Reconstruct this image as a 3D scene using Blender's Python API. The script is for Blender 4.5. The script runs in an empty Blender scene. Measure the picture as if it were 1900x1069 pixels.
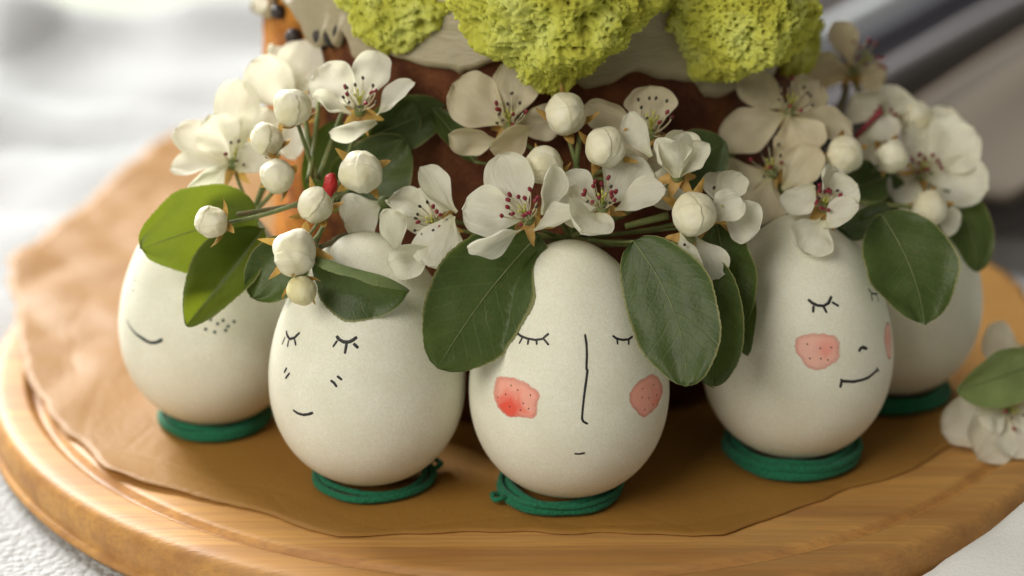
import bpy, bmesh, math, random
from mathutils import Vector, noise

random.seed(7)
R = math.radians
scene = bpy.context.scene
CM = 0.01                     # everything below is authored in centimetres

# ------------------------------------------------------------------ camera
PITCH = R(21.5)
CAM = Vector((-0.6, -53.0, 22.227))
FPX = 4069.0                  # focal length in photograph pixels (1900 wide)
cam_d = bpy.data.cameras.new('camera')
cam_d.sensor_width = 36.0
cam_d.lens = FPX / 1900.0 * 36.0
cam_d.clip_start = 0.02
cam_d.clip_end = 50.0
cam_d.dof.use_dof = True
cam_d.dof.focus_distance = 46.4 * CM
cam_d.dof.aperture_fstop = 6.8
cam_o = bpy.data.objects.new('camera', cam_d)
cam_o.location = CAM * CM
cam_o.rotation_euler = (R(90) - PITCH, 0, 0)
scene.collection.objects.link(cam_o)
scene.camera = cam_o

# ------------------------------------------------------------------ world and lamps
world = bpy.data.worlds.new('World')
scene.world = world
world.use_nodes = True
bg = world.node_tree.nodes['Background']
bg.inputs[0].default_value = (1.0, 0.90, 0.78, 1)
bg.inputs[1].default_value = 0.17


def area(name, loc, target, size, power, col):
    d = bpy.data.lights.new(name, 'AREA')
    d.shape = 'RECTANGLE'
    d.size, d.size_y = size[0] * CM, size[1] * CM
    d.energy = power
    d.color = col
    o = bpy.data.objects.new(name, d)
    o.location = Vector(loc) * CM
    o.rotation_euler = (Vector(target) - Vector(loc)).to_track_quat('-Z', 'Y').to_euler()
    scene.collection.objects.link(o)
    return o


area('window_light', (-112, 148, 108), (0, 0, 3), (90, 80), 112.0, (1.0, 0.985, 0.95))
area('fill_light', (-80, -96, 86), (0, -5, 5), (90, 75), 16.5, (1.0, 0.945, 0.83))  # unseen fill lamp added to brighten the egg fronts

scene.view_settings.view_transform = 'Standard'
scene.view_settings.look = 'None'
scene.view_settings.exposure = 0.0
scene.view_settings.gamma = 1.0
scene.render.engine = 'CYCLES'
scene.cycles.use_denoising = True
scene.cycles.max_bounces = 8
scene.cycles.transparent_max_bounces = 8
scene.cycles.caustics_reflective = False
scene.cycles.caustics_refractive = False

# ------------------------------------------------------------------ measuring helpers
FWD = Vector((0, math.cos(PITCH), -math.sin(PITCH)))
UPV = Vector((0, math.sin(PITCH), math.cos(PITCH)))
RGT = Vector((1, 0, 0))


def ray(x, y):
    return FWD + RGT * ((x - 950.0) / FPX) - UPV * ((y - 534.5) / FPX)


def P(x, y, d):
    """photograph position and measured distance (cm) -> point of the place"""
    return CAM + ray(x, y) * d


def G(x, y, z=0.0):
    """point of the horizontal plane at height z"""
    r = ray(x, y)
    return CAM + r * ((z - CAM.z) / r.z)


# ------------------------------------------------------------------ mesh helpers
COL = scene.collection


def mesh_obj(name, verts, faces, mats, parent=None, origin=None, smooth=True, uvs=None,
             fmat=None, attr=None):
    """one mesh object; verts in world cm, stored relative to origin"""
    if origin is None:
        origin = parent.get('_o') if parent is not None else (0, 0, 0)
    og = Vector(origin)
    me = bpy.data.meshes.new(name)
    me.from_pydata([tuple((Vector(v) - og) * CM) for v in verts], [], faces)
    if not isinstance(mats, (list, tuple)):
        mats = [mats]
    for m in mats:
        me.materials.append(m)
    if fmat:
        me.polygons.foreach_set('material_index', fmat)
    if smooth:
        me.polygons.foreach_set('use_smooth', [True] * len(me.polygons))
    if uvs is not None:
        lay = me.uv_layers.new(name='UVMap')
        li = [0] * len(me.loops)
        me.loops.foreach_get('vertex_index', li)
        flat = []
        for i in li:
            flat.extend(uvs[i])
        lay.data.foreach_set('uv', flat)
    if attr:
        for k, vals in attr.items():
            a = me.attributes.new(k, 'FLOAT', 'POINT')
            a.data.foreach_set('value', vals)
    me.update()
    o = bpy.data.objects.new(name, me)
    COL.objects.link(o)
    if parent is not None:
        o.parent = parent
        o['_o'] = tuple(origin)
    else:
        o.location = og * CM
        o['_o'] = tuple(origin)
    return o


def thing(name, loc, label, cat, group=None):
    o = bpy.data.objects.new(name, None)
    o.empty_display_size = 0.01
    o.location = Vector(loc) * CM
    o['_o'] = tuple(loc)
    COL.objects.link(o)
    tag(o, label, cat, group)
    return o


def tag(o, label=None, cat=None, group=None, kind=None):
    if label: o['label'] = label
    if cat: o['category'] = cat
    if group: o['group'] = group
    if kind: o['kind'] = kind
    return o


def bez(a, b, c, n):
    out = []
    for i in range(n + 1):
        t = i / n
        out.append(a * (1 - t) ** 2 + b * 2 * t * (1 - t) + c * t * t)
    return out


def tube_data(pts, rad, seg=8, flat=None, base=0, cap=True, closed=False):
    """tube round a polyline; rad a number or a list; flat=(normals, factor)"""
    n = len(pts)
    V, Fc = [], []
    prev = None
    for i, p in enumerate(pts):
        if closed:
            t = (pts[(i + 1) % n] - pts[i - 1]).normalized()
        else:
            t = (pts[min(i + 1, n - 1)] - pts[max(i - 1, 0)])
            t = t.normalized() if t.length > 1e-9 else Vector((0, 0, 1))
        if flat:
            u = flat[0][i]
            u = (u - t * u.dot(t)).normalized()
        else:
            u = prev if prev is not None else (Vector((0, 0, 1)) if abs(t.z) < .9 else Vector((1, 0, 0)))
            u = (u - t * u.dot(t)).normalized()
        prev = u
        w = t.cross(u)
        r = rad[i] if isinstance(rad, (list, tuple)) else rad
        ru = r * (flat[1] if flat else 1.0)
        for k in range(seg):
            a = 2 * math.pi * k / seg
            V.append(p + u * (math.cos(a) * ru) + w * (math.sin(a) * r))
    m = n if closed else n - 1
    for i in range(m):
        j = (i + 1) % n
        for k in range(seg):
            l = (k + 1) % seg
            Fc.append((base + i * seg + k, base + i * seg + l, base + j * seg + l, base + j * seg + k))
    if cap and not closed:
        Fc.append(tuple(base + k for k in reversed(range(seg))))
        Fc.append(tuple(base + (n - 1) * seg + k for k in range(seg)))
    return V, Fc


def join(parts):
    V, Fc = [], []
    for v, f in parts:
        b = len(V)
        V.extend(v)
        Fc.extend(tuple(i + b for i in q) for q in f)
    return V, Fc


def sphere_data(c, r, nu=16, nv=10, axis=None, sc=(1, 1, 1), fn=None):
    c = Vector(c)
    ax = Vector(axis).normalized() if axis else Vector((0, 0, 1))
    e1 = ax.orthogonal().normalized()
    e2 = ax.cross(e1)
    V, Fc = [], []
    for j in range(nv + 1):
        th = math.pi * j / nv
        for i in range(nu):
            ph = 2 * math.pi * i / nu
            d = Vector((math.sin(th) * math.cos(ph), math.sin(th) * math.sin(ph), math.cos(th)))
            k = fn(d) if fn else 1.0
            V.append(c + (e1 * (d.x * sc[0]) + e2 * (d.y * sc[1]) + ax * (d.z * sc[2])) * (r * k))
    for j in range(nv):
        for i in range(nu):
            l = (i + 1) % nu
            Fc.append((j * nu + i, (j + 1) * nu + i, (j + 1) * nu + l, j * nu + l))
    return V, Fc


def lathe(profile, n, cx=0.0, cy=0.0):
    V, Fc = [], []
    m = len(profile)
    for i in range(n):
        a = 2 * math.pi * i / n
        for (r, z) in profile:
            V.append(Vector((cx + r * math.cos(a), cy + r * math.sin(a), z)))
    for i in range(n):
        j = (i + 1) % n
        for k in range(m - 1):
            Fc.append((i * m + k, j * m + k, j * m + k + 1, i * m + k + 1))
    return V, Fc


# ------------------------------------------------------------------ materials
def mat(name):
    m = bpy.data.materials.new(name)
    m.use_nodes = True
    nt = m.node_tree
    b = nt.nodes['Principled BSDF']
    return m, nt, b


def N(nt, t, **kw):
    n = nt.nodes.new(t)
    for k, v in kw.items():
        if k.startswith('i_'):
            n.inputs[k[2:].replace('_', ' ')].default_value = v
        else:
            setattr(n, k, v)
    return n


def coords(nt, scale=(1, 1, 1), rot=(0, 0, 0), kind='Object'):
    tc = N(nt, 'ShaderNodeTexCoord')
    mp = N(nt, 'ShaderNodeMapping')
    mp.inputs['Scale'].default_value = scale
    mp.inputs['Rotation'].default_value = rot
    nt.links.new(tc.outputs[kind], mp.inputs['Vector'])
    return mp.outputs[0]


def ntex(nt, vec, scale, detail=4, rough=.55, dist=0.0):
    n = N(nt, 'ShaderNodeTexNoise')
    n.inputs['Scale'].default_value = scale
    n.inputs['Detail'].default_value = detail
    n.inputs['Roughness'].default_value = rough
    n.inputs['Distortion'].default_value = dist
    if vec is not None:
        nt.links.new(vec, n.inputs['Vector'])
    return n.outputs[0]


def ramp(nt, fac, stops):
    r = N(nt, 'ShaderNodeValToRGB')
    el = r.color_ramp.elements
    while len(el) < len(stops):
        el.new(0.5)
    for e, (p, c) in zip(el, stops):
        e.position = p
        e.color = (c[0], c[1], c[2], 1)
    nt.links.new(fac, r.inputs[0])
    return r.outputs[0]


def mixc(nt, fac, a, b, mode='MIX'):
    m = N(nt, 'ShaderNodeMix', data_type='RGBA', blend_type=mode)
    for s, v in ((0, fac), (6, a), (7, b)):
        if isinstance(v, (int, float)):
            m.inputs[s].default_value = v
        elif isinstance(v, tuple):
            m.inputs[s].default_value = (v[0], v[1], v[2], 1)
        else:
            nt.links.new(v, m.inputs[s])
    return m.outputs[2]


def math_n(nt, op, a, b=None, c=None):
    m = N(nt, 'ShaderNodeMath', operation=op)
    for i, v in enumerate((a, b, c)):
        if v is None:
            continue
        if isinstance(v, (int, float)):
            m.inputs[i].default_value = v
        else:
            nt.links.new(v, m.inputs[i])
    return m.outputs[0]


def bump(nt, b, h, strength, dist):
    n = N(nt, 'ShaderNodeBump')
    n.inputs['Strength'].default_value = strength
    n.inputs['Distance'].default_value = dist
    nt.links.new(h, n.inputs['Height'])
    nt.links.new(n.outputs[0], b.inputs['Normal'])
    return n


def translucent_mix(nt, b, col, fac, normal=None):
    tr = N(nt, 'ShaderNodeBsdfTranslucent')
    if isinstance(col, tuple):
        tr.inputs[0].default_value = (*col, 1)
    else:
        nt.links.new(col, tr.inputs[0])
    mx = N(nt, 'ShaderNodeMixShader')
    mx.inputs[0].default_value = fac
    out = nt.nodes['Material Output']
    nt.links.new(b.outputs[0], mx.inputs[1])
    nt.links.new(tr.outputs[0], mx.inputs[2])
    nt.links.new(mx.outputs[0], out.inputs[0])


M = {}


def build_materials():
    # egg shell
    m, nt, b = mat('egg_shell')
    v = coords(nt, (100, 100, 100))
    n1 = ntex(nt, v, 1.1, 3)
    n2 = ntex(nt, v, 14.0, 4, .7)
    c = mixc(nt, ramp(nt, n1, [(.3, (0, 0, 0)), (.75, (1, 1, 1))]), (.74, .735, .62), (.83, .83, .735))
    sp = ramp(nt, n2, [(.63, (0, 0, 0)), (.75, (1, 1, 1))])
    c = mixc(nt, math_n(nt, 'MULTIPLY', sp, .5), c, (.52, .45, .33))
    gr = ramp(nt, ntex(nt, v, 19.0, 3, .8), [(.36, (0, 0, 0)), (.64, (1, 1, 1))])
    c = mixc(nt, math_n(nt, 'MULTIPLY', gr, .5), c, (.62, .59, .46))
    nt.links.new(c, b.inputs['Base Color'])
    b.inputs['Roughness'].default_value = .55
    b.inputs['Specular IOR Level'].default_value = .3
    b.inputs['Subsurface Weight'].default_value = .18
    b.inputs['Subsurface Radius'].default_value = (1.0, .6, .35)
    b.inputs['Subsurface Scale'].default_value = .004
    bump(nt, b, ntex(nt, v, 11.0, 5, .75), .24, .0007)
    M['egg'] = m

    # ink
    m, nt, b = mat('black_ink')
    b.inputs['Base Color'].default_value = (.013, .013, .016, 1)
    b.inputs['Roughness'].default_value = .6
    M['ink'] = m
    m, nt, b = mat('dark_green_ink')
    b.inputs['Base Color'].default_value = (.012, .03, .025, 1)
    b.inputs['Roughness'].default_value = .6
    M['ink_green'] = m

    # watercolour cheek
    for key, strong, base in (('cheek_red', (.72, .085, .05), (.80, .36, .28)), ('cheek_pink', (.76, .24, .19), (.80, .45, .37))):
        m, nt, b = mat(key)
        v = coords(nt, (100, 100, 100))
        n1 = ntex(nt, v, 1.9, 4, .6, .6)
        a = N(nt, 'ShaderNodeAttribute', attribute_name='edge').outputs['Fac']
        w = N(nt, 'ShaderNodeAttribute', attribute_name='wash').outputs['Fac']
        k = math_n(nt, 'ADD', math_n(nt, 'MULTIPLY', n1, .9), w)
        f = ramp(nt, k, [(.50, (0, 0, 0)), (.95, (1, 1, 1))])
        c = mixc(nt, f, base, strong)
        e = ramp(nt, a, [(.80, (0, 0, 0)), (.93, (1, 1, 1))])
        c = mixc(nt, math_n(nt, 'MULTIPLY', e, .35), c, strong)
        nt.links.new(c, b.inputs['Base Color'])
        b.inputs['Roughness'].default_value = .65
        # the wash thins out unevenly towards its rim
        al = math_n(nt, 'SUBTRACT', 1.12, math_n(nt, 'MULTIPLY', math_n(nt, 'POWER', a, 9.0), .95))
        al = math_n(nt, 'MINIMUM', math_n(nt, 'MULTIPLY', al, math_n(nt, 'ADD', .62, math_n(nt, 'MULTIPLY', n1, .6))), 1.0)
        nt.links.new(al, b.inputs['Alpha'])
        M[key] = m

    # petals
    def petal(key, c1, c2, tr, fac, veins=True):
        m, nt, b = mat(key)
        tc = N(nt, 'ShaderNodeTexCoord')
        mp = N(nt, 'ShaderNodeMapping')
        mp.inputs['Scale'].default_value = (2.2, 13, 1)
        nt.links.new(tc.outputs['UV'], mp.inputs['Vector'])
        n1 = ntex(nt, mp.outputs[0], 1.6, 4, .6, .3)
        v = coords(nt, (100, 100, 100))
        n2 = ntex(nt, v, 2.2, 3)
        sx = N(nt, 'ShaderNodeSeparateXYZ')
        nt.links.new(tc.outputs['UV'], sx.inputs[0])
        c = mixc(nt, ramp(nt, n2, [(.3, (0, 0, 0)), (.7, (1, 1, 1))]), c1, c2)
        claw = ramp(nt, sx.outputs[0], [(.0, (1, 1, 1)), (.32, (0, 0, 0))])
        c = mixc(nt, math_n(nt, 'MULTIPLY', claw, .55), c, (.62, .62, .30))
        if veins:
            c = mixc(nt, math_n(nt, 'MULTIPLY', ramp(nt, n1, [(.45, (0, 0, 0)), (.62, (1, 1, 1))]), .20), c, (.52, .50, .36))
        else:
            n1 = ntex(nt, v, 7.0, 4, .6)
        nt.links.new(c, b.inputs['Base Color'])
        b.inputs['Roughness'].default_value = .55
        b.inputs['Specular IOR Level'].default_value = .3
        b.inputs['Sheen Weight'].default_value = .08
        bump(nt, b, n1, .45 if veins else .10, .0008)
        translucent_mix(nt, b, tr, fac)
        M[key] = m
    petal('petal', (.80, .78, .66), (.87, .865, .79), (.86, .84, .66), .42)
    petal('petal_cream', (.68, .60, .42), (.78, .715, .54), (.80, .70, .45), .38)  # darker, warmer copy of petal; shade painted in for the back sprig
    petal('bud', (.70, .655, .44), (.82, .795, .66), (.8, .8, .6), .08, False)
    petal('bud_yellow', (.66, .60, .30), (.74, .70, .45), (.7, .65, .3), .08, False)

    # leaves
    def leaf(key, d1, d2, tr, fac, under):
        m, nt, b = mat(key)
        tc = N(nt, 'ShaderNodeTexCoord')
        sx = N(nt, 'ShaderNodeSeparateXYZ')
        nt.links.new(tc.outputs['UV'], sx.inputs[0])
        u = sx.outputs[0]
        va = math_n(nt, 'ABSOLUTE', math_n(nt, 'SUBTRACT', sx.outputs[1], .5))
        v = coords(nt, (100, 100, 100))
        wob = math_n(nt, 'MULTIPLY', ntex(nt, v, 1.4, 2), .10)
        ph = math_n(nt, 'ADD', math_n(nt, 'SUBTRACT', u, math_n(nt, 'MULTIPLY', va, .55)), wob)
        s = math_n(nt, 'PINGPONG', math_n(nt, 'MULTIPLY', ph, 9.0), .5)
        vein = ramp(nt, s, [(.0, (1, 1, 1)), (.09, (0, 0, 0))])
        fine = N(nt, 'ShaderNodeTexVoronoi', feature='DISTANCE_TO_EDGE')
        fine.inputs['Scale'].default_value = 9.0
        nt.links.new(v, fine.inputs['Vector'])
        fv = ramp(nt, fine.outputs[0], [(.0, (1, 1, 1)), (.12, (0, 0, 0))])
        n1 = ntex(nt, v, 1.3, 6, .7)
        c = mixc(nt, ramp(nt, n1, [(.32, (0, 0, 0)), (.68, (1, 1, 1))]), d1, d2)
        c = mixc(nt, math_n(nt, 'MULTIPLY', vein, .20), c, (.13, .17, .06))
        c = mixc(nt, math_n(nt, 'MULTIPLY', fv, .14), c, (.11, .15, .05))
        sp = ramp(nt, ntex(nt, v, 5.0, 3, .6), [(.66, (0, 0, 0)), (.72, (1, 1, 1))])
        c = mixc(nt, math_n(nt, 'MULTIPLY', sp, .45), c, (.14, .10, .035))
        edge = ramp(nt, va, [(.472, (0, 0, 0)), (.49, (1, 1, 1))])
        c = mixc(nt, math_n(nt, 'MULTIPLY', edge, .7), c, (.30, .28, .12))
        gm = N(nt, 'ShaderNodeNewGeometry')
        c = mixc(nt, math_n(nt, 'MULTIPLY', gm.outputs['Backfacing'], .8), c, under)
        nt.links.new(c, b.inputs['Base Color'])
        b.inputs['Roughness'].default_value = .46
        b.inputs['Specular IOR Level'].default_value = .32
        h = math_n(nt, 'ADD', math_n(nt, 'MULTIPLY', vein, -.6), math_n(nt, 'MULTIPLY', fine.outputs[0], .8))
        bump(nt, b, h, .16, .0008)
        translucent_mix(nt, b, tr, fac)
        M[key] = m
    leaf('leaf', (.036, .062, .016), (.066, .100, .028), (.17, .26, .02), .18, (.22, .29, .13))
    leaf('leaf_lit', (.045, .078, .012), (.078, .118, .018), (.28, .35, .02), .30, (.16, .24, .07))  # copy of leaf with the backlit glow painted into a brighter colour
    leaf('leaf_pale', (.17, .24, .08), (.28, .36, .14), (.28, .38, .08), .28, (.22, .32, .14))

    for key, c1, c2, ro in (('stem', (.10, .15, .04), (.20, .21, .07), .6), ('twig', (.09, .10, .035), (.16, .11, .05), .7),
                            ('sepal', (.34, .18, .04), (.58, .38, .12), .6), ('midrib', (.11, .14, .05), (.17, .20, .08), .6),
                            ('pistil', (.36, .38, .05), (.50, .50, .10), .5), ('filament', (.55, .50, .33), (.70, .62, .45), .5),
                            ('anther', (.16, .010, .022), (.26, .02, .035), .55), ('anther_dark', (.03, .028, .02), (.07, .05, .035), .8),
                            ('dark_lump', (.012, .010, .012), (.03, .018, .018), .45), ('red', (.42, .012, .02), (.55, .03, .03), .5)):
        m, nt, b = mat(key)
        v = coords(nt, (100, 100, 100))
        c = mixc(nt, ramp(nt, ntex(nt, v, 4.0, 4), [(.3, (0, 0, 0)), (.7, (1, 1, 1))]), c1, c2)
        nt.links.new(c, b.inputs['Base Color'])
        b.inputs['Roughness'].default_value = ro
        bump(nt, b, ntex(nt, v, 14, 3), .3, .0006)
        if key == 'sepal':
            translucent_mix(nt, b, (.6, .38, .08), .25)
        M[key] = m

    # green elastic yarn
    m, nt, b = mat('green_yarn')
    v = coords(nt, (100, 100, 100))
    w = N(nt, 'ShaderNodeTexNoise')
    w.inputs['Scale'].default_value = 16
    w.inputs['Detail'].default_value = 3
    nt.links.new(v, w.inputs['Vector'])
    c = mixc(nt, ramp(nt, w.outputs[0], [(.3, (0, 0, 0)), (.7, (1, 1, 1))]), (.0, .085, .038), (.003, .18, .082))
    nt.links.new(c, b.inputs['Base Color'])
    b.inputs['Roughness'].default_value = .85
    b.inputs['Sheen Weight'].default_value = .1
    bump(nt, b, w.outputs[0], .5, .001)
    M['yarn'] = m

    # wood
    m, nt, b = mat('board_wood')
    rot = (0, 0, R(-14))
    v1 = coords(nt, (100 * .055, 100 * 1.0, 100 * 1.0), rot)
    n1 = ntex(nt, v1, 1.0, 5, .6, .35)
    v2 = coords(nt, (100 * .30, 100 * 11, 100 * 11), rot)
    n2 = ntex(nt, v2, 1.0, 4, .7)
    v3 = coords(nt, (100, 100, 100))
    n3 = ntex(nt, v3, .22, 3)
    wv = N(nt, 'ShaderNodeTexWave', wave_type='BANDS', bands_direction='Y')
    wv.inputs['Scale'].default_value = .55
    wv.inputs['Distortion'].default_value = 5.0
    wv.inputs['Detail'].default_value = 3
    wv.inputs['Detail Scale'].default_value = .8
    nt.links.new(coords(nt, (100 * .10, 100, 100), rot), wv.inputs['Vector'])
    c = mixc(nt, ramp(nt, n1, [(.36, (0, 0, 0)), (.62, (1, 1, 1))]), (.34, .135, .023), (.57, .285, .066))
    c = mixc(nt, math_n(nt, 'MULTIPLY', ramp(nt, wv.outputs[0], [(.0, (1, 1, 1)), (.5, (0, 0, 0))]), .28), c, (.40, .20, .065))
    c = mixc(nt, math_n(nt, 'MULTIPLY', ramp(nt, n2, [(.46, (0, 0, 0)), (.66, (1, 1, 1))]), .55), c, (.27, .12, .035))
    c = mixc(nt, math_n(nt, 'MULTIPLY', n3, .25), c, (.70, .48, .24))
    nt.links.new(c, b.inputs['Base Color'])
    b.inputs['Roughness'].default_value = .5
    b.inputs['Specular IOR Level'].default_value = .35
    bump(nt, b, math_n(nt, 'ADD', n2, math_n(nt, 'MULTIPLY', n1, .6)), .25, .0007)
    M['wood'] = m

    # parchment
    m, nt, b = mat('baking_paper')
    v = coords(nt, (100, 100, 100))
    n1 = ntex(nt, v, .35, 4)
    n2 = ntex(nt, v, 16, 3, .7)
    c = mixc(nt, n1, (.35, .168, .033), (.455, .242, .050))
    c = mixc(nt, math_n(nt, 'MULTIPLY', ramp(nt, n2, [(.35, (0, 0, 0)), (.75, (1, 1, 1))]), .22), c, (.30, .15, .055))
    nt.links.new(c, b.inputs['Base Color'])
    b.inputs['Roughness'].default_value = .52
    b.inputs['Specular IOR Level'].default_value = .38
    vo = N(nt, 'ShaderNodeTexVoronoi', feature='DISTANCE_TO_EDGE')
    vo.inputs['Scale'].default_value = .42
    nt.links.new(mixc(nt, .12, v, N(nt, 'ShaderNodeTexNoise').outputs[1]), vo.inputs['Vector'])
    cr = ramp(nt, vo.outputs[0], [(.0, (0, 0, 0)), (.05, (1, 1, 1))])
    bump(nt, b, math_n(nt, 'ADD', math_n(nt, 'MULTIPLY', cr, .35), ntex(nt, v, 5.0, 6, .7)), .22, .0016)
    translucent_mix(nt, b, (.75, .42, .13), .22)
    M['paper'] = m

    # white cloths
    def cloth(key, c1, c2, scale, strength):
        m, nt, b = mat(key)
        v = coords(nt, (100, 100, 100))
        n1 = ntex(nt, v, .12, 3)
        c = mixc(nt, ramp(nt, n1, [(.35, (0, 0, 0)), (.65, (1, 1, 1))]), c1, c2)
        vo = N(nt, 'ShaderNodeTexVoronoi')
        vo.inputs['Scale'].default_value = scale
        nt.links.new(v, vo.inputs['Vector'])
        h = math_n(nt, 'ADD', math_n(nt, 'MULTIPLY', vo.outputs[0], -1.0), math_n(nt, 'MULTIPLY', ntex(nt, v, scale * 4, 4), .5))
        c = mixc(nt, math_n(nt, 'MULTIPLY', ramp(nt, vo.outputs[0], [(.45, (0, 0, 0)), (.9, (1, 1, 1))]), .10), c, (.48, .50, .50))
        nt.links.new(c, b.inputs['Base Color'])
        b.inputs['Roughness'].default_value = .9
        b.inputs['Sheen Weight'].default_value = .15
        bump(nt, b, h, strength, .0022)
        M[key] = m
    cloth('knit', (.46, .48, .49), (.52, .535, .545), 5.0, .55)
    cloth('felt', (.78, .80, .80), (.83, .84, .84), 14.0, .12)
    cloth('table_cloth', (.33, .365, .27), (.45, .485, .38), 3.0, .35)

    # grey striped cloth
    m, nt, b = mat('striped_cloth')
    a = N(nt, 'ShaderNodeUVMap').outputs[0]
    sx = N(nt, 'ShaderNodeSeparateXYZ')
    nt.links.new(a, sx.inputs[0])
    r = N(nt, 'ShaderNodeValToRGB')
    r.color_ramp.interpolation = 'EASE'
    el = r.color_ramp.elements
    stops = [(0.000, (.105, .085, .060)), (0.320, (.105, .085, .060)), (0.380, (.055, .045, .034)), (0.410, (.13, .098, .072)), (0.450, (.13, .10, .078)),
             (0.482, (.055, .05, .045)), (0.520, (.20, .19, .20)), (0.605, (.17, .17, .19)), (0.640, (.04, .04, .055)), (0.740, (.035, .035, .05)),
             (0.760, (.50, .54, .57)), (0.820, (.50, .54, .57)), (0.840, (.24, .225, .225)), (1.000, (.27, .255, .25))]
    while len(el) < len(stops):
        el.new(.5)
    for e, (p, c) in zip(el, stops):
        e.position = p
        e.color = (*c, 1)
    nt.links.new(sx.outputs[0], r.inputs[0])
    nt.links.new(r.outputs[0], b.inputs['Base Color'])
    b.inputs['Roughness'].default_value = .9
    M['striped'] = m

    # cake crust
    m, nt, b = mat('cake_crust')
    v = coords(nt, (100, 100, 100))
    n1 = ntex(nt, v, .55, 5, .65, .4)
    n2 = ntex(nt, v, 2.6, 5, .7)
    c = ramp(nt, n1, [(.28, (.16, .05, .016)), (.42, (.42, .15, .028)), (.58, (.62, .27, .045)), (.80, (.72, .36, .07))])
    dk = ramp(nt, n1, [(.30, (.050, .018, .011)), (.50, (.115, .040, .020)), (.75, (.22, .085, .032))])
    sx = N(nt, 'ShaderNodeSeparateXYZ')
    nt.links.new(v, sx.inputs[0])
    pale = ramp(nt, math_n(nt, 'ADD', math_n(nt, 'MULTIPLY', sx.outputs[0], -.1), math_n(nt, 'MULTIPLY', n2, .35)), [(.63, (0, 0, 0)), (.75, (1, 1, 1))])  # window-lit left side and shaded front painted into the crust colour
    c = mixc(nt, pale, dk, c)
    c = mixc(nt, math_n(nt, 'MULTIPLY', ramp(nt, n2, [(.48, (0, 0, 0)), (.66, (1, 1, 1))]), .5), c, (.07, .020, .010))
    nt.links.new(c, b.inputs['Base Color'])
    b.inputs['Roughness'].default_value = .75
    b.inputs['Specular IOR Level'].default_value = .12
    bump(nt, b, math_n(nt, 'ADD', n2, n1), .6, .004)
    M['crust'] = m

    # icing
    m, nt, b = mat('white_icing')
    v = coords(nt, (100, 100, 100))
    b.inputs['Base Color'].default_value = (.33, .285, .185, 1)
    b.inputs['Roughness'].default_value = .45
    b.inputs['Subsurface Weight'].default_value = .15
    b.inputs['Subsurface Scale'].default_value = .004
    bump(nt, b, ntex(nt, coords(nt, (60, 60, 260)), 1.3, 5, .65), .35, .004)
    M['icing'] = m

    # green sponge
    m, nt, b = mat('green_sponge')
    v = coords(nt, (100, 100, 100))
    n1 = ntex(nt, v, .8, 4, .6)
    n2 = ntex(nt, v, 6.0, 5, .7)
    c = ramp(nt, n1, [(.30, (.38, .36, .035)), (.50, (.53, .54, .075)), (.72, (.70, .74, .21))])
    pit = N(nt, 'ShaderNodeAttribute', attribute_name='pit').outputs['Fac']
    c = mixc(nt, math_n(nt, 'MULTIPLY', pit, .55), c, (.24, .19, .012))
    nt.links.new(c, b.inputs['Base Color'])
    b.inputs['Roughness'].default_value = .9
    b.inputs['Subsurface Weight'].default_value = .25
    b.inputs['Subsurface Radius'].default_value = (1, 1, .2)
    b.inputs['Subsurface Scale'].default_value = .003
    bump(nt, b, n2, .6, .002)
    M['sponge'] = m


build_materials()

# ------------------------------------------------------------------ table and cloths
TZ = -1.28


def grid(x0, x1, y0, y1, nx, ny, fz):
    V, Fc = [], []
    for j in range(ny + 1):
        for i in range(nx + 1):
            x = x0 + (x1 - x0) * i / nx
            y = y0 + (y1 - y0) * j / ny
            V.append(Vector((x, y, fz(x, y))))
    for j in range(ny):
        for i in range(nx):
            a = j * (nx + 1) + i
            Fc.append((a, a + 1, a + nx + 2, a + nx + 1))
    return V, Fc


def sstep(a, b, x):
    t = min(1.0, max(0.0, (x - a) / (b - a)))
    return t * t * (3 - 2 * t)


V, Fc = grid(-150, 150, -90, 210, 150, 150,
             lambda x, y: TZ - .35 + .9 * sstep(24, 40, math.hypot(x, y)) * noise.noise(Vector((x * .045, y * .07, 3.0))))
o = mesh_obj('tablecloth', V, Fc, M['table_cloth'])
tag(o, 'pale grey-green cloth covering the table, far out of focus', kind='structure')


def towel_z(x, y):
    r = math.hypot(x, y)
    k = sstep(14.2, 19, r)
    z = TZ - .12
    z += k * 1.1 * abs(noise.noise(Vector((x * .075 + 2, y * .16, 1.7)))) * 1.6
    z += k * .35 * noise.noise(Vector((x * .3, y * .3, 5.0)))
    # raised hem along the far and left side
    z += 1.7 * math.exp(-((y - 34 - .12 * x) / 2.6) ** 2) * sstep(13, 18, r)
    z += 1.2 * math.exp(-((x + 20.5) / 2.4) ** 2) * sstep(8, 20, y)
    e = max(abs((x + 1) / 22.2) ** 8, abs((y - 4) / 32.0) ** 8)
    return z - 1.0 * min(e, 1.0) ** 2


V, Fc = grid(-23.0, 21.5, -28, 36.0, 150, 190, towel_z)
tw = mesh_obj('white_towel', V, Fc, M['knit'], origin=(0, 0, TZ))
sm = tw.modifiers.new('thick', 'SOLIDIFY')
sm.thickness = .0012
tag(tw, 'white knitted towel spread rumpled under the round wooden board', 'towel')

# soft white napkin bunched up against the board at the near right


def napkin_z(x, y):
    r = math.hypot(x, y)
    k = math.exp(-(((x - 12.2) / 4.8) ** 2 + ((y + 10.9) / 3.6) ** 2) * .8)
    z = TZ + .1 + 1.75 * k + .25 * k * noise.noise(Vector((x * .35, y * .5, 3)))
    return z + .12 * noise.noise(Vector((x * .6, y * .6, 8)))


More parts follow.
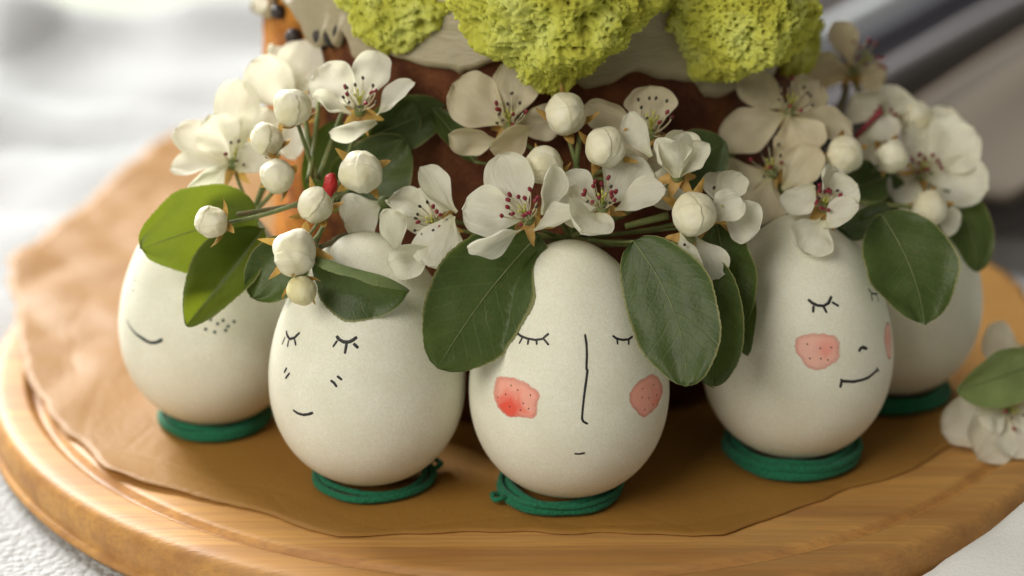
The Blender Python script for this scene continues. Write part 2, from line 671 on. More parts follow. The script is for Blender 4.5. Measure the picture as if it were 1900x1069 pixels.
V, Fc = [], []
for j in range(61):
    for i in range(61):
        u, w = -1 + 2 * i / 60, -1 + 2 * j / 60
        # rounded patch whose inner edge follows the board's rim
        x = 15.0 + 8.0 * u
        y = -15.5 + 8.5 * w
        r = math.hypot(x, y)
        if r < 14.22:
            x, y = x * 14.22 / r, y * 14.22 / r
            r = 14.22
        z = napkin_z(x, y)
        edge = sstep(14.0, 14.75, r)
        z = (TZ + .35) * (1 - edge) + z * edge if r < 14.75 else z
        V.append(Vector((x, y, z)))
for j in range(60):
    for i in range(60):
        a = j * 61 + i
        Fc.append((a, a + 1, a + 62, a + 61))
nk = mesh_obj('white_napkin', V, Fc, M['felt'], origin=(15, -15.5, TZ))
nk.modifiers.new('thick', 'SOLIDIFY').thickness = .001
tag(nk, 'smooth white cloth bunched against the board in the lower right corner', 'napkin')

# striped cloth at the back right, folds running away from the camera
A = G(1690, 175, 0.5)
B = G(1900, 50, 0.5)
dirv = (B - A).normalized()
side = Vector((0, 0, 1)).cross(dirv)          # towards the left / away
V, Fc, UV = [], [], []
nx, ny = 60, 40
for j in range(ny + 1):
    t = j / ny
    for i in range(nx + 1):
        s = i / nx
        p = A + dirv * (-10 + 62 * t) + side * (-7.5 + 15.5 * s)
        fz = .5 + .55 * math.sin(s * 40 + 1.5 * noise.noise(Vector((s * 3, t * 2, 0)))) * sstep(.36, .5, s)
        fz += .5 * noise.noise(Vector((s * 4, t * 4, 8.0)))
        rr = math.hypot(p.x, p.y)
        V.append(Vector((p.x, p.y, TZ + 1.6 + fz)))
        UV.append((s + .012 * noise.noise(Vector((t * 5, s * 3, 2.))), t))
for j in range(ny):
    for i in range(nx):
        a = j * (nx + 1) + i
        Fc.append((a, a + 1, a + nx + 2, a + nx + 1))
st = mesh_obj('striped_cloth', V, Fc, M['striped'], origin=tuple(A), uvs=UV)
st.modifiers.new('thick', 'SOLIDIFY').thickness = .002
tag(st, 'blurred grey-brown cloth with dark and white stripes behind the cake', 'cloth')

# ------------------------------------------------------------------ round board
prof = [(0.0, -1.25), (13.75, -1.25), (14.02, -1.20), (14.10, -1.08), (14.10, -.98), (14.02, -.93), (13.98, -.90),
        (14.0, -.82), (14.02, -.6), (14.0, -.34), (13.95, -.15), (13.86, -.05), (13.74, -.008), (13.55, .0),
        (13.16, .0), (13.09, -.015), (13.02, -.09), (12.95, -.19), (12.87, -.215), (12.79, -.17), (12.72, -.07), (12.66, -.03), (12.55, -.022), (0.0, -.02)]
V, Fc = lathe(prof, 192)
bo = mesh_obj('round_board', V, Fc, M['wood'], origin=(0, 0, -1.25))
tag(bo, 'round light wooden serving board with a grooved rim under the eggs and cake', 'board')
bev = bo.modifiers.new('ws', 'WEIGHTED_NORMAL')

# ------------------------------------------------------------------ eggs (shape first: other things rest on them)
EGGK = .19
EGGS = []


class Egg:
    def __init__(s, px, py, d, hw, hh):
        c = P(px, py, d)
        s.c = c
        s.hw, s.hh = hw, hh
        s.z0 = .10
        s.x, s.y = c.x, c.y
        # normalise so that the widest radius is hw
        s.nrm = max(math.sin(t) * (1 + EGGK * math.cos(t)) for t in [i * .01 for i in range(315)])
        s.d = d

    def rad(s, z):
        k = (z - s.z0) / (2 * s.hh)
        if k <= 0 or k >= 1:
            return 0.0
        ct = 1 - 2 * k
        return s.hw / s.nrm * math.sqrt(max(0, 1 - ct * ct)) * (1 + EGGK * ct)

    def inside(s, p, pad=0.0):
        return math.hypot(p.x - s.x, p.y - s.y) < s.rad(p.z) + pad and s.rad(p.z) > 0

    def normal(s, p):
        e = .02
        g = Vector((0, 0, 0))

        def f(q):
            return math.hypot(q.x - s.x, q.y - s.y) - s.rad(q.z)
        for a in range(3):
            h = Vector((0, 0, 0))
            h[a] = e
            g[a] = f(p + h) - f(p - h)
        return g.normalized()

    def hit(s, px, py):
        r = ray(px, py)
        t = s.d - 4.5
        while t < s.d + 1.5:
            if s.inside(CAM + r * t):
                a, b = t - .05, t
                for _ in range(18):
                    m = (a + b) / 2
                    if s.inside(CAM + r * m):
                        b = m
                    else:
                        a = m
                return CAM + r * a
            t += .05
        return None

    def mesh(s, n=72, m=56):
        V, Fc = [], []
        for j in range(m + 1):
            t = math.pi * j / m
            z = s.z0 + s.hh * (1 - math.cos(t))
            r = s.hw / s.nrm * math.sin(t) * (1 + EGGK * math.cos(t))
            for i in range(n):
                a = 2 * math.pi * i / n
                V.append(Vector((s.x + r * math.cos(a), s.y + r * math.sin(a), z)))
        for j in range(m):
            for i in range(n):
                l = (i + 1) % n
                Fc.append((j * n + i, j * n + l, (j + 1) * n + l, (j + 1) * n + i))
        return V, Fc


E1 = Egg(390, 567, 51.5, 2.15, 2.84)
E2 = Egg(681, 668, 48.55, 2.19, 2.90)
E3 = Egg(1056, 688, 48.0, 2.20, 2.92)
E4 = Egg(1480, 620, 49.8, 2.18, 2.88)
E5 = Egg(1662, 550, 53.2, 2.08, 2.70)
EGGS = [E1, E2, E3, E4, E5]


def off_eggs(p, pad=.035):
    for e in EGGS:
        r = e.rad(p.z)
        if r <= 0:
            continue
        dx, dy = p.x - e.x, p.y - e.y
        q = math.hypot(dx, dy)
        if q < r + pad:
            if q < 1e-4:
                dx, dy, q = 0, -1, 1
            k = (r + pad) / q
            p = Vector((e.x + dx * k, e.y + dy * k, p.z))
    return p


# ------------------------------------------------------------------ baking paper
edge_px = [(30, 600), (42, 690), (100, 785), (150, 830), (193, 878), (275, 902), (370, 925), (465, 947), (575, 983), (630, 996), (760, 992),
           (950, 987), (1150, 990), (1290, 996), (1340, 995), (1425, 966), (1550, 916), (1650, 889), (1735, 850), (1830, 790), (1890, 740), (1930, 690)]
EP = [G(x, y, 0.0).xy for x, y in edge_px]
EP += [Vector((13.4, -.5)), Vector((13.6, 3.5)), Vector((12.4, 7.2)), Vector((9, 11.5)), Vector((4, 14.5)), Vector((-3, 17.5)), Vector((-10.6, 18.4))]
EP += [G(x, y, 0.0).xy for x, y in [(318, 262), (225, 335), (150, 395), (95, 436), (48, 468), (16, 496), (14, 530), (25, 565)]]
# dense boundary with a little fraying
dense = []
for i in range(len(EP)):
    a, b = EP[i], EP[(i + 1) % len(EP)]
    k = max(2, int((b - a).length / .22))
    for j in range(k):
        q = a.lerp(b, j / k)
        q = q + Vector((noise.noise(Vector((q.x * 1.3, q.y * 1.3, 0))), noise.noise(Vector((q.x * .9, q.y * .9, 9))))) * .13 + Vector((noise.noise(Vector((q.x * 6, q.y * 6, 0))), noise.noise(Vector((q.x * 6, q.y * 6, 9))))) * .025
        dense.append(q)
NR = 46


def paper_z(x, y, rim):
    r = math.hypot(x, y)
    z = .006
    near = min(math.hypot(x - e.x, y - e.y) for e in EGGS)
    calm = sstep(2.4, 4.5, near) * sstep(7.2, 9.5, math.hypot(x + .1, y - .9))
    left = sstep(-6.0, -11.0, x)
    q = Vector((x * .22 + y * .05 + .25 * noise.noise(Vector((x * .2, y * .2, 1))), y * .15, 2.2))
    d = noise.voronoi(q)[0]
    z += calm * left * .28 * min(.8, d[1] - d[0])
    d = noise.voronoi(Vector((x * .5 + 3, y * .42, 7.7)))[0]
    z += calm * left * .12 * min(.8, d[1] - d[0])
    z += calm * .018 * (1 + noise.noise(Vector((x * .5, y * .5, 4))))
    z += .06 * rim ** 6 * max(0, .2 + noise.noise(Vector((x * .45, y * .45, 11)))) * sstep(-2, -8, x)
    z += sstep(13.5, 18, r) * .15 * (y > 0)
    return z


V, Fc = [], []
cen = Vector((0.3, 1.0))
nb = len(dense)
for j in range(NR + 1):
    f = (j / NR) ** .75
    for q in dense:
        p = cen.lerp(q, max(f, .002))
        V.append(Vector((p.x, p.y, paper_z(p.x, p.y, f))))
for j in range(NR):
    for i in range(nb):
        l = (i + 1) % nb
        Fc.append((j * nb + i, j * nb + l, (j + 1) * nb + l, (j + 1) * nb + i))
pa = mesh_obj('baking_paper', V, Fc, M['paper'], origin=(0, 0, 0))
pa.modifiers.new('thick', 'SOLIDIFY').thickness = .00012
tag(pa, 'sheet of creased brown baking paper lying on the wooden board', 'paper')

# ------------------------------------------------------------------ cake
CX, CY, CR = -.1, .9, 6.85
cake = thing('easter_cake', (CX, CY, .03), 'tall round brown cake with white icing and green sponge chunks on top', 'cake')
V, Fc = [], []
nA, nZ = 160, 60
for j in range(nZ + 1):
    z = .04 + 10.2 * j / nZ
    for i in range(nA):
        a = 2 * math.pi * i / nA
        q = Vector((math.cos(a) * 2.2, math.sin(a) * 2.2, z * .35))
        r = CR - .12 + .16 * noise.noise(q) + .07 * noise.noise(q * 3.1) + .035 * noise.noise(q * 8)
        r -= .35 * sstep(1.0, 0, z) + .3 * sstep(9.6, 10.3, z)
        V.append(Vector((CX + r * math.cos(a), CY + r * math.sin(a), z)))
for j in range(nZ):
    for i in range(nA):
        l = (i + 1) % nA
        Fc.append((j * nA + i, j * nA + l, (j + 1) * nA + l, (j + 1) * nA + i))
Fc.append(tuple(nZ * nA + i for i in range(nA)))
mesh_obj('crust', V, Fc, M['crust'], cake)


def cyl_hit(px, py, rr):
    r = ray(px, py)
    ox, oy = CAM.x - CX, CAM.y - CY
    a = r.x * r.x + r.y * r.y
    b = 2 * (ox * r.x + oy * r.y)
    c = ox * ox + oy * oy - rr * rr
    D = b * b - 4 * a * c
    if D < 0:
        return None
    t = (-b - math.sqrt(D)) / (2 * a)
    p = CAM + r * t
    return math.atan2(p.y - CY, p.x - CX), p.z


drip_px = [(500, -40), (540, 15), (562, 48), (572, 82), (590, 96), (606, 60), (622, 92), (634, 55), (648, 80), (655, 112), (680, 112), (700, 95), (740, 110), (790, 125),
           (838, 130), (850, 140), (862, 132), (930, 112), (1010, 118), (1060, 150), (1090, 166), (1130, 158), (1180, 134), (1240, 148),
           (1290, 152), (1318, 180), (1340, 182), (1375, 166), (1420, 165), (1450, 120), (1480, 90), (1500, 40)]
dr = [cyl_hit(x, y, CR + .12) for x, y in drip_px]
dr = sorted([d for d in dr if d])


def drip_z(a):
    if a > math.pi:
        a -= 2 * math.pi
    if a <= dr[0][0] or a >= dr[-1][0]:
        return 9.1 + .5 * math.sin(a * 9) + .3 * math.sin(a * 17 + 1)
    for (a0, z0), (a1, z1) in zip(dr, dr[1:]):
        if a0 <= a <= a1:
            t = (a - a0) / max(1e-6, a1 - a0)
            t = t * t * (3 - 2 * t)
            return z0 + (z1 - z0) * t
    return 9.2


V, Fc = [], []
nA = 360
rows = []
for i in range(nA):
    a = -math.pi + 2 * math.pi * i / nA
    zb = drip_z(a)
    col = []
    for k in range(10):          # top dome
        f = k / 9
        r = (CR - .25) * f
        col.append((max(r, .01), 10.45 + .35 * (1 - f * f) + .08 * noise.noise(Vector((r * math.cos(a) * .8, r * math.sin(a) * .8, 1)))))
    top = 10.3
    H = top - zb
    for k in range(1, 15):
        f = k / 14
        w = .10 + .07 * noise.noise(Vector((a * 5, f * 2, 3))) + .09 * sstep(.6, .95, f)
        if k == 14:
            w = -.02
        bulge = .12 * math.sin(min(1, f * 1.2) * math.pi * .5)
        col.append((CR + w + bulge - .12 - .12 * (1 - f), top - H * (f if k < 14 else 1.0) - (.03 if k == 14 else 0)))
    rows.append(col)
m = len(rows[0])
for i, col in enumerate(rows):
    a = -math.pi + 2 * math.pi * i / nA
    for r, z in col:
        V.append(Vector((CX + r * math.cos(a), CY + r * math.sin(a), z)))
for i in range(nA):
    l = (i + 1) % nA
    for k in range(m - 1):
        Fc.append((i * m + k, i * m + k + 1, l * m + k + 1, l * m + k))
mesh_obj('icing', V, Fc, M['icing'], cake)

# dark lumps added on the crust between and below the icing drips
for (px, py, ln, wd, lean) in ((596, 74, .42, .15, -.5), (614, 66, .50, .15, -.12), (628, 60, .3, .11, .2), (548, 68, .34, .22, -.9), (520, 22, .3, .2, .3)):
    h = cyl_hit(px, py, CR - .02)
    if h:
        a, z = h
        c = Vector((CX + (CR + .02) * math.cos(a), CY + (CR + .02) * math.sin(a), z))
        V, Fc = sphere_data(c, 1.0, 12, 8, axis=(lean * .8, 0, 1), sc=(wd, wd, ln * .6), fn=lambda d: 1 + .15 * noise.noise(d * 2.4))
        mesh_obj('dark_lump', V, Fc, M['dark_lump'], cake)


def sponge(px, py, d, rad, taper, seed, sub=6):
    c = P(px, py, d)
    bm = bmesh.new()
    bmesh.ops.create_icosphere(bm, subdivisions=sub, radius=1.0)
    V, pit = [], []
    off = Vector((seed * 7.3, seed * 3.1, seed * 1.7))
    for v in bm.verts:
        n = v.co.normalized()
        w = Vector((n.x * rad[0], n.y * rad[1], n.z * rad[2]))
        if n.z < 0:
            k = 1 - taper * (-n.z) ** 1.3
            w.x *= k
        q = w + off
        big = noise.noise(q * .62)
        mid = noise.noise(q * 1.5)
        sml = noise.noise(q * 3.6)
        d1 = noise.voronoi(q * 2.3)[0]
        d2 = noise.voronoi(q * 5.5)[0]
        d3 = noise.voronoi(q * 9.5)[0]
        h1 = sstep(.40, .0, d1[0]) * (1 if noise.noise(q * .9 + Vector((5, 0, 0))) > -.15 else .25)
        h2 = sstep(.42, .0, d2[0])
        h3 = sstep(.40, .0, d3[0])
        e = noise.noise(q * 9)
        f4 = noise.noise(q * 17)
        disp = .46 * big + .30 * mid + .13 * sml + .09 * e + .055 * f4 - .24 * h1 - .20 * h2 - .10 * h3
        V.append(c + w + n * disp)
        pit.append(min(1, h1 * .8 + h2 * .6 + h3 * .3))
    Fc = [tuple(v.index for v in f.verts) for f in bm.faces]
    bm.free()
    # loose crumbs sticking to the torn surface
    rng = random.Random(seed)
    nv = len(V)
    for _ in range(520):
        p = V[rng.randrange(nv)]
        rr = rng.uniform(.022, .062)
        cv, cf = sphere_data(p, rr, 6, 4, axis=(rng.uniform(-1, 1), rng.uniform(-1, 1), .4), fn=lambda d: 1 + .5 * noise.noise(d * 1.7 + p * 9))
        b0 = len(V)
        V.extend(cv)
        pit.extend([0.0] * len(cv))
        Fc.extend(tuple(i + b0 for i in f) for f in cf)
    return mesh_obj('sponge_chunk', V, Fc, M['sponge'], cake, attr={'pit': pit})


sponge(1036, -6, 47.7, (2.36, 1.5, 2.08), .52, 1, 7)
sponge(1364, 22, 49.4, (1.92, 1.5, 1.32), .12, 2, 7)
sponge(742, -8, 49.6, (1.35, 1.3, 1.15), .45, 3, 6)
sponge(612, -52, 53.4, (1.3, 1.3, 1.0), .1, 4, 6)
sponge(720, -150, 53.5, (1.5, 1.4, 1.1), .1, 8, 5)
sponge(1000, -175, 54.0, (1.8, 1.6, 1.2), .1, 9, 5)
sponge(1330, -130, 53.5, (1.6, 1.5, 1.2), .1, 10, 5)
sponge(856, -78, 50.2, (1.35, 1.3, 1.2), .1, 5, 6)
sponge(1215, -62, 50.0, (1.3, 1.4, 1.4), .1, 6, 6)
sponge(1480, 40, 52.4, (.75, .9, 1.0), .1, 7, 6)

# ------------------------------------------------------------------ yarn rings and eggs
NP = 160
ring_specs = [
    # egg, centre shift, radius, strands [(dr, z, thickness, wobble)], tail angle
    (E1, (.0, -.08), 1.14, [(.10, .13, .14), (-.04, .34, .13), (.12, .30, .10)], None, 'flat coiled green elastic band under the leftmost egg'),
    (E2, (.08, .0), 1.20, [(.10, .11, .115), (-.02, .27, .09)], (.35, .65), 'thin green elastic band under the small smiling egg, left of the long-nosed one'),
    (E3, (-.15, -.02), 1.22, [(.10, .12, .13), (-.06, .30, .14), (.14, .34, .08)], (3.6, .8), 'green elastic band with a loop, under the middle egg with the long nose'),
    (E4, (.0, -.08), 1.42, [(.08, .15, .16), (-.10, .42, .17), (.10, .40, .12)], None, 'thick green elastic band under the smirking egg with one pink cheek'),
    (E5, (-.05, -.15), 1.28, [(.08, .15, .16), (-.04, .40, .15)], None, 'blurred green elastic band under the half-hidden rightmost egg'),
]
for e, sh, rr, strands, tail, lab in ring_specs:
    cx, cy = e.x + sh[0], e.y + sh[1]
    t = thing('elastic_band', (cx, cy, .03), lab, 'elastic band', 'green elastic bands holding the eggs upright')
    for si, (dr_, z, th) in enumerate(strands):
        z *= .86
        pts = []
        for i in range(NP):
            a = 2 * math.pi * i / NP
            wob = .09 * noise.noise(Vector((math.cos(a) * 1.5, math.sin(a) * 1.5, si * 5 + e.x)))
            r = rr + dr_ + wob
            zz = z + .07 * noise.noise(Vector((math.cos(a) * 1.2, math.sin(a) * 1.2, si * 5 + e.y + 9)))
            p = Vector((cx + r * math.cos(a), cy + r * math.sin(a), max(zz, th + .035)))
            er = e.rad(p.z)
            q = math.hypot(p.x - e.x, p.y - e.y)
            if er > 0 and q < er + th * .85:
                k = (er + th * .85) / q
                p.x, p.y = e.x + (p.x - e.x) * k, e.y + (p.y - e.y) * k
            pts.append(p)
        th *= .72
        SG = 28
        V, Fc = tube_data(pts, th, SG, closed=True)
        # bundle of fine elastic threads running along the band
        V2 = []
        for i in range(NP):
            fz = 1 + .10 * noise.noise(Vector((i * .11, si * 3.0, e.x)))
            for k in range(SG):
                v = V[i * SG + k]
                an = 2 * math.pi * k / SG
                V2.append(pts[i] + (v - pts[i]) * (fz * (1 + .07 * math.cos(7 * an + i * .05) + .05 * noise.noise(Vector((i * .5, k * .9, si))))))
        mesh_obj('strand', V2, Fc, M['yarn'], t)
    if tail:
        a, ln = tail
        p0 = Vector((cx + (rr + .1) * math.cos(a), cy + (rr + .1) * math.sin(a), .16))
        dv = Vector((math.cos(a), math.sin(a), 0))
        sd = Vector((-dv.y, dv.x, 0))
        loop = [p0, p0 + dv * .22 * ln + sd * .10 + Vector((0, 0, .08)), p0 + dv * .42 * ln + sd * .02 + Vector((0, 0, .02)),
                p0 + dv * .36 * ln - sd * .2 + Vector((0, 0, .06)), p0 + dv * .1 - sd * .22]
        pts = []
        for i in range(len(loop) - 1):
            a_ = loop[max(i - 1, 0)]; b_ = loop[i]; c_ = loop[i + 1]; d_ = loop[min(i + 2, len(loop) - 1)]
            for j in range(6):
                u = j / 6
                pts.append(.5 * ((2 * b_) + (c_ - a_) * u + (2 * a_ - 5 * b_ + 4 * c_ - d_) * u * u + (3 * b_ - a_ - 3 * c_ + d_) * u ** 3))
        pts.append(loop[-1])
        V, Fc = tube_data(pts, .06, 10)
        mesh_obj('loop', V, Fc, M['yarn'], t)


def stroke(e, name, pxs, wpx, parent, key='ink', taper=False):
    pts, nm = [], []
    # resample
    fine = []
    for (x0, y0), (x1, y1) in zip(pxs, pxs[1:]):
        n = max(2, int(math.hypot(x1 - x0, y1 - y0) / 3))
        for j in range(n):
            fine.append((x0 + (x1 - x0) * j / n, y0 + (y1 - y0) * j / n))
    fine.append(pxs[-1])
    for x, y in fine:
        h = e.hit(x, y)
        if h is None:
            continue
        n = e.normal(h)
        pts.append(h + n * .002)
        nm.append(n)
    if len(pts) < 2:
        return None
    w = wpx / FPX * e.d / 2
    ra = []
    for i in range(len(pts)):
        k = 1 + .14 * noise.noise(Vector((i * .37, e.x, pxs[0][0] * .1)))
        if i in (0, len(pts) - 1):
            k *= .75
        if taper:
            k *= .35 + .65 * min(1, i / (len(pts) * .6))
        ra.append(w * k)
    return tube_data(pts, ra, 8, flat=(nm, .16))


def marks(e, name, strokes, parent, key='ink'):
    ds = []
    for s in strokes:
        d = stroke(e, name, s[0], s[1], parent, key, len(s) > 2)
        if d:
            ds.append(d)
    if ds:
        V, Fc = join(ds)
        return mesh_obj(name, V, Fc, M[key], parent)


def dot(e, x, y, rx, parent, ry=None, key='ink', name='freckle'):
    h = e.hit(x, y)
    if h is None:
        return
    n = e.normal(h)
    k = e.d / FPX
    V, Fc = sphere_data(h, 1.0, 10, 6, axis=n, sc=(rx * k, (ry or rx) * k, .006))
    mesh_obj(name, V, Fc, M[key], parent)


def cheek(e, poly, parent, key, wash=None):
    cx = sum(p[0] for p in poly) / len(poly)
    cy = sum(p[1] for p in poly) / len(poly)
    # smooth closed outline
    out = []
    n = len(poly)
    for i in range(n):
        a, b, c, d = poly[i - 1], poly[i], poly[(i + 1) % n], poly[(i + 2) % n]
        for j in range(6):
            u = j / 6
            q = []
            for k in (0, 1):
                q.append(.5 * (2 * b[k] + (c[k] - a[k]) * u + (2 * a[k] - 5 * b[k] + 4 * c[k] - d[k]) * u * u + (3 * b[k] - a[k] - 3 * c[k] + d[k]) * u ** 3))
            out.append(q)
    m = len(out)
    V, Fc, ed, wa = [], [], [], []
    rings = 12
    last = None
    for r in range(rings + 1):
        f = max(r / rings, .01)
        for q in out:
            jt = 1 + .07 * noise.noise(Vector((q[0] * .12, q[1] * .12, 3.0)))
            x, y = cx + (q[0] - cx) * f * jt, cy + (q[1] - cy) * f * jt
            h = e.hit(x, y)
            if h is None:
                h = last if last is not None else e.c
            else:
                h = h + e.normal(h) * .004
                last = h
            V.append(h)
            ed.append(f)
            wa.append(0.0 if not wash else wash[3] * math.exp(-(((x - wash[0]) ** 2 + (y - wash[1]) ** 2) / wash[2] ** 2)))
    for r in range(rings):
        for i in range(m):
            l = (i + 1) % m
            Fc.append((r * m + i, r * m + l, (r + 1) * m + l, (r + 1) * m + i))
    return mesh_obj('cheek', V, Fc, M[key], parent, attr={'edge': ed, 'wash': wa})


def egg_thing(e, label):
    t = thing('painted_egg', (e.x, e.y, e.z0), label, 'egg', 'painted eggs standing round the cake')
    V, Fc = e.mesh()
    mesh_obj('shell', V, Fc, M['egg'], t)
    return t


def sc(pts, ox, oy, k):
    return [(ox + x / k, oy + y / k) for x, y in pts]


# egg 1: smile, freckles, hidden eyes
t = egg_thing(E1, 'leftmost white egg with a long curved smile and dark freckles, leaf over its face')
k = 1604 / 240
marks(E1, 'mouth', [(sc([(105, 625), (130, 690), (170, 750), (215, 800), (285, 850), (345, 888), (400, 910), (455, 908), (505, 890), (545, 868)], 220, 500, k), 6.5, 1)], t, 'ink_green')
for x, y in [(1030, 612), (1142, 622), (1228, 675), (1296, 634), (1432, 648), (1080, 742), (1193, 778), (1330, 756), (1358, 706)]:
    dot(E1, 220 + x / k, 500 + y / k, 3.1, t, key='ink_green')
for x, y in [(200, 135), (178, 262)]:
    dot(E1, 220 + x / k, 500 + y / k, 1.7, t, ry=2.6, key='ink_green')
marks(E1, 'eye', [(sc([(1480, 110), (1462, 160), (1450, 230)], 220, 500, k), 5.5), (sc([(1420, 120), (1450, 150), (1500, 110)], 220, 500, k), 5)], t)

# egg 2
t = egg_thing(E2, 'white egg with a tiny smile and short cheek strokes, left of the long-nosed egg')
k = 1069 / 200
S2 = lambda p: sc(p, 500, 600, k)
marks(E2, 'eye', [(S2([(166, 75), (175, 120), (200, 155), (245, 145), (300, 92)]), 5.2), (S2([(155, 135), (125, 208)]), 3.4), (S2([(190, 165), (178, 235)]), 4.2), (S2([(248, 155), (262, 220)]), 4.8)], t)
marks(E2, 'eye', [(S2([(665, 125), (690, 160), (735, 185), (790, 185), (830, 165), (868, 135)]), 6.2), (S2([(672, 172), (628, 235)]), 4), (S2([(766, 195), (747, 302)]), 5), (S2([(832, 200), (880, 245)]), 6)], t)
marks(E2, 'cheek_stroke', [(S2([(172, 440), (145, 490)]), 4.5)], t)
marks(E2, 'cheek_stroke', [(S2([(200, 492), (158, 548)]), 4.5)], t)
marks(E2, 'cheek_stroke', [(S2([(605, 565), (640, 590), (668, 632)]), 4.8)], t)
marks(E2, 'cheek_stroke', [(S2([(670, 522), (720, 562)]), 4.8)], t)
marks(E2, 'mouth', [(S2([(233, 860), (280, 892), (335, 908), (385, 902), (432, 886)]), 5.2)], t)

# egg 3
t = egg_thing(E3, 'foremost white egg with a long nose line and two strawberry-red cheeks')
k = 1386 / 350
S3 = lambda p: sc(p, 900, 600, k)
marks(E3, 'eye', [(S3([(226, 62), (260, 92), (310, 112), (370, 122), (420, 115), (468, 75)]), 4.2), (S3([(278, 98), (250, 150)]), 3.6), (S3([(320, 115), (313, 158)]), 4), (S3([(378, 122), (380, 158)]), 3.8), (S3([(428, 112), (468, 160)]), 4)], t)
marks(E3, 'eye', [(S3([(936, 90), (965, 112), (1010, 122), (1055, 118), (1084, 95)]), 4.2), (S3([(970, 115), (974, 155)]), 3.8), (S3([(1055, 120), (1054, 158)]), 3.8)], t)
marks(E3, 'nose', [(S3([(734, 80), (745, 150), (748, 230), (745, 330), (752, 350), (742, 430), (728, 530), (718, 620), (712, 700), (722, 722), (755, 740)]), 4.3)], t)
marks(E3, 'mouth', [(S3([(656, 958), (695, 960), (734, 952)]), 4.0)], t)
cheek(E3, S3([(95, 390), (180, 392), (270, 420), (345, 465), (402, 520), (388, 590), (380, 670), (345, 702), (260, 692), (180, 690), (125, 655), (90, 610), (62, 530), (70, 440)]), t, 'cheek_red', (S3([(170, 630)])[0][0], S3([(170, 630)])[0][1], 26, .55))
cheek(E3, S3([(1240, 375), (1290, 420), (1306, 500), (1290, 560), (1255, 625), (1200, 675), (1155, 690), (1100, 640), (1062, 580), (1060, 520), (1100, 450), (1170, 395)]), t, 'cheek_red', (S3([(1270, 590)])[0][0], S3([(1270, 590)])[0][1], 14, .28))
for x, y in [(192, 456), (240, 490), (334, 528), (94, 543), (152, 522), (281, 588), (182, 612), (260, 638), (320, 626)]:
    dot(E3, 900 + x / k, 600 + y / k, 1.9, t, ry=2.4, name='seed')
for x, y in [(1238, 452), (1158, 480), (1154, 544), (1202, 550), (1260, 526), (1234, 597), (1174, 634)]:
    dot(E3, 900 + x / k, 600 + y / k, 1.9, t, ry=2.6, name='seed')

# egg 4
t = egg_thing(E4, 'white egg with a sideways smirk and pale pink spotted cheek, right of the middle')
k = 1120 / 220
S4 = lambda p: sc(p, 1450, 530, k)
marks(E4, 'eye', [(S4([(250, 130), (290, 165), (340, 188), (400, 192), (445, 165), (472, 100)]), 5.4), (S4([(303, 190), (298, 255)]), 4.8), (S4([(395, 195), (428, 258)]), 4.8), (S4([(475, 155), (542, 195)]), 4.4)], t)
marks(E4, 'eye', [(S4([(822, 30), (850, 72), (890, 82), (905, 70)]), 3.6), (S4([(848, 80), (858, 148)]), 3.6), (S4([(900, 85), (918, 155)]), 3.0)], t)
marks(E4, 'nose', [(S4([(732, 625), (745, 595), (768, 582), (810, 598)]), 6.2)], t)
marks(E4, 'mouth', [(S4([(555, 965), (568, 900), (585, 903), (680, 908), (760, 892), (820, 870), (870, 830), (912, 792)]), 5.6), (S4([(898, 780), (920, 812)]), 4.6), (S4([(556, 885), (580, 900)]), 4.6)], t)
cheek(E4, S4([(140, 500), (220, 462), (350, 450), (470, 462), (540, 500), (550, 580), (548, 680), (490, 745), (400, 790), (290, 800), (222, 756), (190, 700), (145, 640), (122, 570)]), t, 'cheek_pink', (S4([(400, 600)])[0][0], S4([(400, 600)])[0][1], 22, .30))
cheek(E4, S4([(990, 350), (1022, 360), (1035, 450), (1040, 560), (1030, 690), (1005, 690), (985, 600), (970, 500), (975, 420)]), t, 'cheek_pink', (S4([(1010, 500)])[0][0], S4([(1010, 500)])[0][1], 14, .3))
for x, y in [(244, 553), (366, 592), (469, 585), (268, 688), (371, 690), (438, 702)]:
    dot(E4, 1450 + x / k, 530 + y / k, 2.1, t, ry=2.5, name='seed')

# egg 5
egg_thing(E5, 'rightmost egg, blurred and plain, half hidden behind its neighbour')

# ------------------------------------------------------------------ blossom sprigs
NCAM = -FWD


def frame(p0, p1, roll):
    """axis, normal (camera-facing turned by roll about the axis), side"""
    t = (p1 - p0).normalized()
    n = NCAM - t * NCAM.dot(t)
    n = n.normalized() if n.length > 1e-3 else Vector((0, 0, 1))
    s = t.cross(n)
    a = R(roll)
    n2 = n * math.cos(a) + s * math.sin(a)
    return t, n2, t.cross(n2)


def petal_prof(u):
    if u > .58:
        return math.sqrt(max(0.0, 1 - ((u - .58) / .42) ** 2)) ** .92
    q = u / .58
    return .13 + .87 * (q * q * (3 - 2 * q)) ** .8


def leaf_prof(u, blunt):
    q = max(0.0, min(1.0, u))
    return max(.012, (math.sin(math.pi * q ** .88)) ** blunt)


